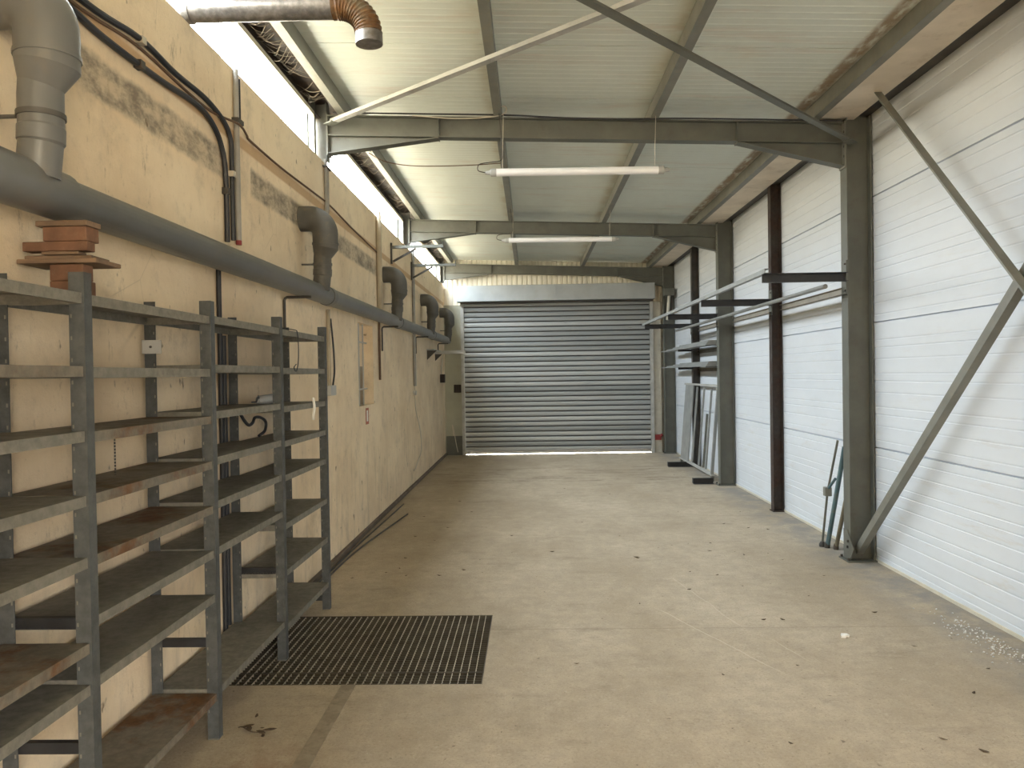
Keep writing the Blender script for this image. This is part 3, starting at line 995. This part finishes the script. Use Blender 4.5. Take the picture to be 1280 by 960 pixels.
m = MB().box(-1.72, -1.718, 8.03, 8.18, 1.10, 1.27)
o = tag(m.build('wall_sticker', 'red_mark', loc=(-1.72, 8.1, 1.18)), 'faded red notice stuck on the wall below the slit window', 'sticker')
m = MB().box(-1.7175, -1.7168, 8.07, 8.14, 1.13, 1.245)
m.build('faded_print', 'paper', o)

# angle brackets
for y, z0, lab in ((9.66, 3.02, 'upper wall bracket with upturned lip, the one nearer the viewer'),
                   (11.3, 3.02, 'upper wall bracket with upturned lip, the one nearer the shutter')):
    t = thing('wall_bracket', (-1.72, y, z0), lab, 'bracket', 'high angle brackets on the left wall')
    MB().box(-1.719, -1.700, y - .02, y + .02, z0 - .02, z0 + .24).build('back_plate', 'steel_dark', t)
    MB().sweep(sect_l(.04, .04, .005), (-1.70, y - .02, z0 + .165), (-1.06, y - .02, z0 + .165)).box(-1.065, -1.06, y - .02, y + .02, z0 + .165, z0 + .25).build('arm', 'steel', t)
    MB().sweep([(-.012, -.012), (.012, -.012), (.012, .012), (-.012, .012)], (-1.69, y, z0 + .01), (-1.40, y, z0 + .165)).build('diagonal', 'steel_dark', t)
t = thing('plank_bracket', (-1.72, 13.8, 1.9), 'pale bar on two gusset brackets beside the left edge of the shutter', 'bracket')
for y, xe in ((12.9, -1.45), (14.0, -1.19)):
    MB().prism([(-1.718, y, 2.02), (-1.55, y, 2.02), (-1.718, y, 1.86)], (0, .010, 0)).build('gusset', 'steel_dark', t)
MB().box(-1.72, -1.17, 13.94, 14.05, 1.985, 2.045).build('bar', 'plastic_grey', t)
MB().box(-1.715, -1.60, 12.85, 14.0, 2.02, 2.04).build('ledge', 'steel_light', t)
t = thing('wall_switch', (-1.70, 14.8, 1.53), 'black switch box on the left wall near the shutter', 'switch')
MB().box(-1.72, -1.64, 14.72, 14.92, 1.46, 1.62).build('box', 'dark', t, bevel=.01)
MB().tube(smooth_path([(-1.70, 14.8, 1.62), (-1.70, 14.82, 1.75), (-1.70, 14.95, 1.85), (-1.70, 15.1, 2.0)]), .008, 6).build('lead', 'white_wire', t)
t = thing('junction_box', (-1.46, YF + .03, 1.32), 'dark brown square box on the panel left of the shutter', 'box')
MB().box(-1.535, -1.39, YF + .0, YF + .0395, 1.25, 1.41).build('box', 'dark', t, bevel=.006)
MB().tube(smooth_path([(-1.56, YF + .02, .38), (-1.58, YF - .02, .6), (-1.55, YF - .02, .5), (-1.5, YF - .03, .2), (-1.47, YF - .03, .06)]), .008, 6).build('lead', 'white_wire', t)
m = MB().box(2.455, 2.58, YF - .05, YF - .02, .25, .36).cyl((2.56, YF - .07, .33), (2.60, YF - .07, .36), .03, 10)
tag(m.build('red_latch', 'red', loc=(2.5, YF - .03, .3)), 'dark red latch at the foot of the panel right of the shutter', 'latch')

# ------------------------------------------------------------------ tube lights
for y, zz, xa, xb, lab in ((6.42, 3.262, -.255, 1.075, 'white tube light hanging in front of the nearest roof beam'),
                           (10.1, 3.335, -.255, 1.08, 'white tube light hanging in front of the middle roof beam')):
    t = thing('tube_light', ((xa + xb) / 2, y, zz), lab, 'light', 'white tube lights')
    zl, zr = zz + .004, zz - .004
    MB().cyl((xa, y, zl), (xb, y, zr), .032, 18).build('tube', 'tube', t)
    for x, s_, q in ((xa, -1, zl), (xb, 1, zr)):
        MB().tube([(x, y, q), (x + s_ * .045, y, q), (x + s_ * .05, y, q), (x + s_ * .09, y, q)], [.034, .034, .02, .014], 16).build('end_cap', 'plastic_grey', t)
    for x, q in ((xa + .05, zl), (xb - .03, zr)):
        MB().cyl((x, y, q), (x + .015, y, zbeam(x) + .005), .0022, 6).build('hanging_wire', 'white_wire', t)
    MB().tube(smooth_path([(xa - .085, y, zl), (xa - .15, y, zl + .02), (xa - .14, y, zl + .07), (xa - .05, y, zl + .085), (xa + .04, y, zl + .1), (xa + .05, y, zl + .18), (xa + .03, y, zbeam(xa))]), .004, 6).build('lead', 'steel_dark', t)

cable('beam_cable', [(-1.62, 6.49, 3.815), (-.9, 6.485, zbeam(-.9) + .012), (-.2, 6.485, zbeam(-.2) + .012), (.3, 6.485, zbeam(.3) - .004), (.8, 6.485, zbeam(.8) - .006), (1.3, 6.485, zbeam(1.3) + .004), (2.0, 6.485, zbeam(2) + .004), (2.6, 6.487, zbeam(2.6) + .004)], .007, 'cable', 'black cable lying along the top of the nearest roof beam', 'cable')
cable('white_cable', [(-.95, 6.475, 3.77), (-.6, 6.47, 3.735), (-.3, 6.47, 3.74), (-.18, 6.47, 3.77), (-.17, 6.47, 3.82), (-.22, 6.47, 3.82), (-.25, 6.47, 3.77)], .005, 'white_wire', 'pale cable looped at the nearest roof beam', 'cable')
cable('roof_cable', [(-1.55, 7.6, 3.79), (-1.4, 7.75, 3.74), (-1.1, 7.85, 3.72), (-.6, 7.9, 3.73), (-.27, 7.9, 3.745)], .005, 'wire', 'thin wire strung under the roof between two purlins', 'wire')

# cobwebs above the windows
m = MB()
for k in range(150):
    y = random.choice((random.uniform(4.0, 6.2), random.uniform(6.9, 10.6), random.uniform(11.3, 15.0)))
    a = Vector((random.uniform(-1.78, -1.73), y, random.uniform(3.80, 3.89)))
    b = Vector((random.uniform(-1.66, -1.57), y + random.uniform(-.18, .18), random.uniform(3.81, 3.90)))
    c = (a + b) / 2 + Vector((0, random.uniform(-.03, .03), -random.uniform(.01, .05)))
    m.tube(smooth_path([a, c, b], 4), random.uniform(.0008, .0028), 4)
o = m.build('cobweb', 'cobweb')
o['kind'] = 'stuff'
tag(o, 'dusty cobwebs hanging under the dark eave above the windows', 'cobweb')

# ------------------------------------------------------------------ rack on the right wall
for i, (y, lab) in enumerate(((6.53, 'black rack arm on the blue-tube column, nearest the viewer'),
                              (8.83, 'black rack arm fixed to the rusty brown post'),
                              (10.93, 'black rack arm on the column beyond the rusty post'),
                              (13.13, 'black rack arm nearest the shutter'))):
    xe = 2.63 if i % 2 == 0 else 2.725
    t = thing('cantilever_bracket', (xe, y, 2.32), lab, 'bracket', 'black rack arms at bar height')
    MB().sweep(sect_c(.045, .075, .006), (1.935, y - .02, 2.325), (xe, y - .02, 2.325)).build('arm', 'black', t)
    MB().box(xe - .012, xe, y - .05, y + .05, 2.22, 2.50).build('back_plate', 'steel', t)
    for zz in (2.25, 2.47):
        hexbolt_part(t, (xe - .012, y - .03, zz), (-1, 0, 0), .009, .010)
m = MB().sweep(sect_c(.04, .038, .004), (1.945, 6.46, 2.401), (1.945, 13.5, 2.401))
tag(m.build('rack_rail', 'bar', loc=(1.95, 6.5, 2.4)), 'long pale rail lying across the outer ends of the black rack arms', 'rail')
m = MB()
m.cyl((2.50, 6.62, 2.300), (2.50, 13.3, 2.300), .020, 12)
tag(m.build('rack_tube', 'bar', loc=(2.50, 6.7, 2.30)), 'long pale tube hanging under the middle of the black rack arms', 'tube')
for y0, y1, lab in ((6.62, 8.815, 'tan rail on the right wall between the blue-tube column and the rusty post'),
                    (8.925, 10.88, 'tan rail on the right wall just beyond the rusty post'),
                    (11.02, 13.09, 'tan rail on the right wall above the leaning frame')):
    m = MB().sweep(sect_c(.03, .06, .004, -1), (2.845, y0, 2.275), (2.845, y1, 2.275))
    tag(m.build('wall_rail', 'wall_rail', loc=(2.84, y0, 2.28)), lab, 'rail', 'rails along the right wall')

# flat bars stored between the far columns
for z0, nm in ((1.965, 'upper'), (1.665, 'lower')):
    for k in range(4):
        t_ = .018
        y1 = 14.9 - k * .55
        x = 2.50 + k * .012
        m = MB().box(x, x + .15, 11.10, y1, z0 + .006 + k * t_, z0 + .005 + (k + 1) * t_)
        tag(m.build('steel_bar', 'bar', loc=(x, 11.1, z0)), ('%s bundle of flat bars beyond the second column, %s bar' % (nm, ('longest', 'second longest', 'second shortest', 'shortest')[k])), 'bar', 'flat bars in the %s bundle' % nm)
    t = thing('cantilever_bracket', (2.72, 13.12, z0), 'dark short arm carrying the %s bundle of flat bars' % nm, 'bracket', 'short arms for the flat bars')
    MB().sweep(sect_l(.035, .035, .004), (2.48, 13.09, z0 - .03), (2.725, 13.09, z0 - .03)).build('arm', 'black', t)
    MB().box(2.48, 2.725, 13.06, 13.12, z0 - .004, z0 + .005).build('seat', 'black', t)
    t = thing('wall_rail', (2.82, 11.1, z0 - .04), 'pale rail on the right wall under the %s bundle of flat bars' % nm, 'rail', 'rails along the right wall')
    MB().sweep(sect_c(.045, .055, .004, -1), (2.845, 11.03, z0 - .065), (2.845, 13.08, z0 - .065)).build('rail', 'wall_rail', t)
    t = thing('cantilever_bracket', (2.64, 11.06, z0), 'small black stop on the second column holding the %s bundle' % nm, 'bracket', 'black stops for the flat bars')
    MB().box(2.48, 2.70, 11.03, 11.06, z0 - .005, z0 + .005).box(2.66, 2.70, 11.03, 11.06, z0 + .005, z0 + .07).build('arm', 'black', t)

# leaning ladder-like frame
t = thing('leaning_frame', (2.68, 12.4, .10), 'pale metal frame with upright bars leaning against the right wall', 'frame')


def lean(z):
    return 2.62 + (z - .1) * .085


def leanbar(y, z0, z1, w, d, name, mat='bar', yo=0):
    p, q = (lean(z0), y, z0), (lean(z1), y + yo, z1)
    MB().sweep([(-w / 2, -d / 2), (w / 2, -d / 2), (w / 2, d / 2), (-w / 2, d / 2)], p, q, up=(1, 0, 0)).build(name, mat, t)


leanbar(13.35, .10, 1.37, .62, .02, 'side_panel', 'bar')
leanbar(11.35, .10, 1.37, .05, .04, 'stile')
for y in (12.75, 12.25, 11.75):
    leanbar(y, .125, 1.345, .035, .025, 'upright_bar')
leanbar(11.92, .13, .95, .035, .03, 'upright_bar', 'steel')
MB().box(lean(1.37) - .02, lean(1.37) + .03, 11.3, 13.72, 1.37, 1.40).build('top_rail', 'steel_light', t)
MB().box(lean(.1) - .025, lean(.1) + .03, 11.3, 13.72, .078, .102).build('bottom_rail', 'steel_light', t)
MB().box(lean(.1) - .02, lean(.1) + .02, 11.3, 11.36, 0, .078).box(lean(.1) - .02, lean(.1) + .02, 13.6, 13.66, 0, .078).build('foot', 'steel', t)
for y, xe, lab in ((13.15, 2.722, 'black channel arm lying on the floor, the one nearer the shutter'), (11.13, 2.58, 'black channel arm lying on the floor beside the second column')):
    t = thing('floor_bracket', (2.5, y, 0), lab, 'bracket', 'black arms at floor level')
    MB().sweep(sect_c(.06, .085, .006), (2.295, y - .03, 0), (xe, y - .03, 0)).build('channel', 'black', t)
    MB().box(2.295, 2.303, y - .03, y + .03, .006, .079).build('end_plate', 'black', t)

# clamps leaning against the near column
t = thing('bar_clamp', (2.60, 7.06, 0), 'grey rod with a sliding clamp, leftmost of the tubes leaning on the column', 'clamp', 'tubes leaning on the column')
pa = [(2.615, 7.06, .035), (2.635, 6.98, .50), (2.66, 6.80, .98)]
MB().tube([pa[0], pa[1], pa[2]], .010, 10).build('rod', 'steel', t)
MB().box(2.605, 2.665, 6.95, 7.01, .47, .55).build('sliding_jaw', 'purlin', t, bevel=.006)
MB().cyl((2.635, 6.97, .53), (2.66, 6.86, .64), .012).build('jaw_arm', 'teal', t)
MB().tube([(2.615, 7.06, 0), (2.615, 7.06, .02), (2.615, 7.06, .045)], [.028, .03, .016], 12).build('foot', 'steel_dark', t)
t = thing('teal_tube', (2.62, 6.98, 0), 'teal painted tube leaning on the column beside the clamp', 'tube', 'tubes leaning on the column')
MB().cyl((2.640, 7.00, .03), (2.680, 6.705, .93), .020, 14).build('tube', 'teal', t)
MB().tube([(2.637, 7.005, 0), (2.638, 7.005, .025), (2.640, 7.0, .05)], [.024, .026, .022], 12).build('foot', 'steel_dark', t)
t = thing('steel_tube', (2.66, 6.92, 0), 'short tan steel tube leaning between the teal tube and the column', 'tube', 'tubes leaning on the column')
MB().cyl((2.690, 6.93, .03), (2.715, 6.70, .62), .018, 14).build('tube', 'tan_steel', t)
MB().tube([(2.688, 6.935, 0), (2.689, 6.935, .02), (2.690, 6.93, .05)], [.022, .024, .02], 12).build('foot', 'steel_dark', t)

# ------------------------------------------------------------------ floor grating
for y0, y1, lab in ((4.155, PY1 - .004, 'large steel floor grating beside the shelving'), (PY0 + .004, 4.15, 'narrow steel grating strip along the near edge of the large grating')):
    t = thing('floor_grating', ((PX0 + PX1) / 2, (y0 + y1) / 2, -.03), lab, 'grating')
    m = MB()
    x = PX0 + .012
    while x < PX1 - .012:
        m.box(x - .0019, x + .0019, y0 + .003, y1 - .003, -.028, -.001)
        x += .0415
    m.build('bearing_bars', 'grate_bar', t, smooth=0)
    m = MB()
    y = y0 + .02
    while y < y1 - .01:
        m.box(PX0 + .006, PX1 - .006, y - .0018, y + .0018, -.018, -.004)
        y += .033
    m.build('cross_bars', 'grate', t, smooth=0)
    m = MB()
    m.box(PX0 + .002, PX1 - .002, y0, y0 + .004, -.03, -.001).box(PX0 + .002, PX1 - .002, y1 - .004, y1, -.03, -.001)
    m.box(PX0 + .002, PX0 + .006, y0, y1, -.03, -.001).box(PX1 - .006, PX1 - .002, y0, y1, -.03, -.001)
    m.build('rim', 'grate', t, smooth=0)
m = MB().box(-1.005, -.93, -1.0, PY0 - .002, 0, .003)
tag(m.build('floor_strip', 'strip', loc=(-.97, 2, 0)), 'narrow flat strip let into the floor from the grating toward the viewer', 'strip')

# thin bars on the floor along the left wall
for pts, lab in (([(-1.665, 5.5, .008), (-1.66, 7.0, .008), (-1.60, 9.6, .008)], 'dark thin bar lying on the floor against the left wall, the inner one'),
                 ([(-1.63, 5.5, .008), (-1.615, 7.0, .008), (-1.44, 8.9, .008)], 'dark thin bar lying on the floor by the left wall, bent outward')):
    m = MB().tube(smooth_path(pts, 8), .008, 6)
    tag(m.build('thin_bar', 'steel_dark', loc=pts[0]), lab, 'bar', 'thin bars on the floor')

# ------------------------------------------------------------------ litter on the floor
LEAF = [(-1.11, 6.4), (-1.2, 6.27), (-1.44, 6.11), (-1.33, 8.57), (-1.23, 8.75), (-0.92, 9.78), (-0.57, 6.33), (-1.02, 6.17), (-1.17, 7.67), (-0.95, 7.47), (0.45, 10.76), (0.33, 10.07), (1.06, 11.18), (1.13, 10.21), (1.02, 10.22), (0.53, 8.32), (0.85, 7.6), (0.9, 6.68), (1.66, 8.87), (1.44, 7.22), (0.89, 6.71), (1.25, 6.21), (1.14, 5.7), (1.55, 5.78), (1.28, 7.16), (1.65, 7.24), (1.57, 6.92), (1.78, 6.88), (1.83, 6.76), (2.05, 6.81), (2.1, 6.57), (1.44, 6.1), (1.14, 7.07), (0.73, 5.36), (1.47, 4.99), (1.59, 4.99), (2.23, 5.12), (1.42, 4.21), (0.99, 4.09), (2.18, 4.49), (2.4, 4.15), (2.15, 3.84), (1.09, 3.33), (1.75, 3.36), (1.86, 3.25), (0.23, 4.26), (0.17, 6.95), (-0.19, 6.93), (2.46, 4.62), (0.43, 12.02), (-0.28, 11.63), (-0.18, 11.54), (-0.67, 11.76), (2.2, 12.04), (2.35, 8.83), (2.19, 7.92), (2.0, 8.15), (2.36, 7.83), (-0.71, 9.03), (-0.89, 8.09), (-0.46, 6.68), (-0.75, 6.16), (-1.12, 6.76), (-0.21, 7.66), (2.25, 6.05), (1.94, 5.51), (1.95, 12.88), (-1.25, 3.5), (-1.32, 3.62), (-1.22, 3.42)]
m = MB()
prof = [(-.5, 0), (-.3, .16), (0, .22), (.3, .13), (.5, 0), (.3, -.14), (0, -.2), (-.28, -.13)]
top = [Vector((x * .05, y * .05, .003 + .012 * abs(x) + .01 * max(y, 0))) for x, y in prof]
nn = len(top)
m.add(top + [p - Vector((0, 0, .0025)) for p in top], [tuple(range(nn)), tuple(range(2 * nn - 1, nn - 1, -1))] + [(i, nn + i, nn + (i + 1) % nn, (i + 1) % nn) for i in range(nn)])
leaf0 = m.build('dry_leaf', 'dark_leaf', smooth=0)
tag(leaf0, 'small dark dry leaf scrap lying on the concrete floor', 'leaf', 'leaf scraps on the floor')
for i, (x, y) in enumerate(LEAF):
    o = leaf0 if i == 0 else leaf0.copy()
    if i:
        C.objects.link(o)
    o.location = (x, y, .0005)
    o.rotation_euler = (0, 0, random.uniform(0, 6.28))
    q = random.uniform(.3, .85)
    o.scale = (q, q * random.uniform(.6, 1), q)
m = MB()
m.tube(smooth_path([(-1.36, 3.50, .004), (-1.33, 3.47, .02), (-1.28, 3.44, .012), (-1.22, 3.45, .004)], 5), [.003] * 16, 5)
for px, py, rz in ((-1.33, 3.48, .6), (-1.29, 3.45, 2.0), (-1.25, 3.44, -.5), (-1.22, 3.45, .3)):
    R = Matrix.Rotation(rz, 3, 'Z')
    pts = [R @ Vector((a * .06 + .02, b * .06, 0)) + Vector((px, py, .014)) for a, b in prof]
    m.prism(pts, (0, 0, .002))
tag(m.build('dry_twig', 'dark_leaf', loc=(-1.28, 3.46, 0)), 'curled dry leafy twig on the floor beside the shelving', 'twig')
m = MB()
m.prism([(1.825, 4.645, .001), (1.85, 4.637, .001), (1.853, 4.655, .001), (1.876, 4.652, .001), (1.872, 4.685, .001), (1.84, 4.69, .001), (1.838, 4.668, .001)], (.004, .002, .012))
tag(m.build('paper_scrap', 'paper', loc=(1.85, 4.66, 0)), 'small white scrap lying on the floor toward the right wall', 'scrap', None)
m = MB()
for k in range(230):
    y = 4.55 + random.gauss(0, .28)
    x = min(2.83, 2.72 - abs(random.gauss(0, .10)))
    r = random.uniform(.003, .009)
    c = Vector((x, y, r * .6))
    m.add([c + Vector((r, 0, 0)), c + Vector((0, r * .8, 0)), c + Vector((-r, 0, 0)), c + Vector((0, -r * .9, 0)), c + Vector((0, 0, r * .7)), c + Vector((0, 0, -r * .6))],
          [(0, 1, 4), (1, 2, 4), (2, 3, 4), (3, 0, 4), (1, 0, 5), (2, 1, 5), (3, 2, 5), (0, 3, 5)])
o = m.build('gravel', 'gravel', smooth=0)
o['kind'] = 'stuff'
tag(o, 'loose pale grit spilled on the floor along the right wall', 'gravel')

for o in bpy.data.objects:
    if '_o' in o:
        del o['_o']
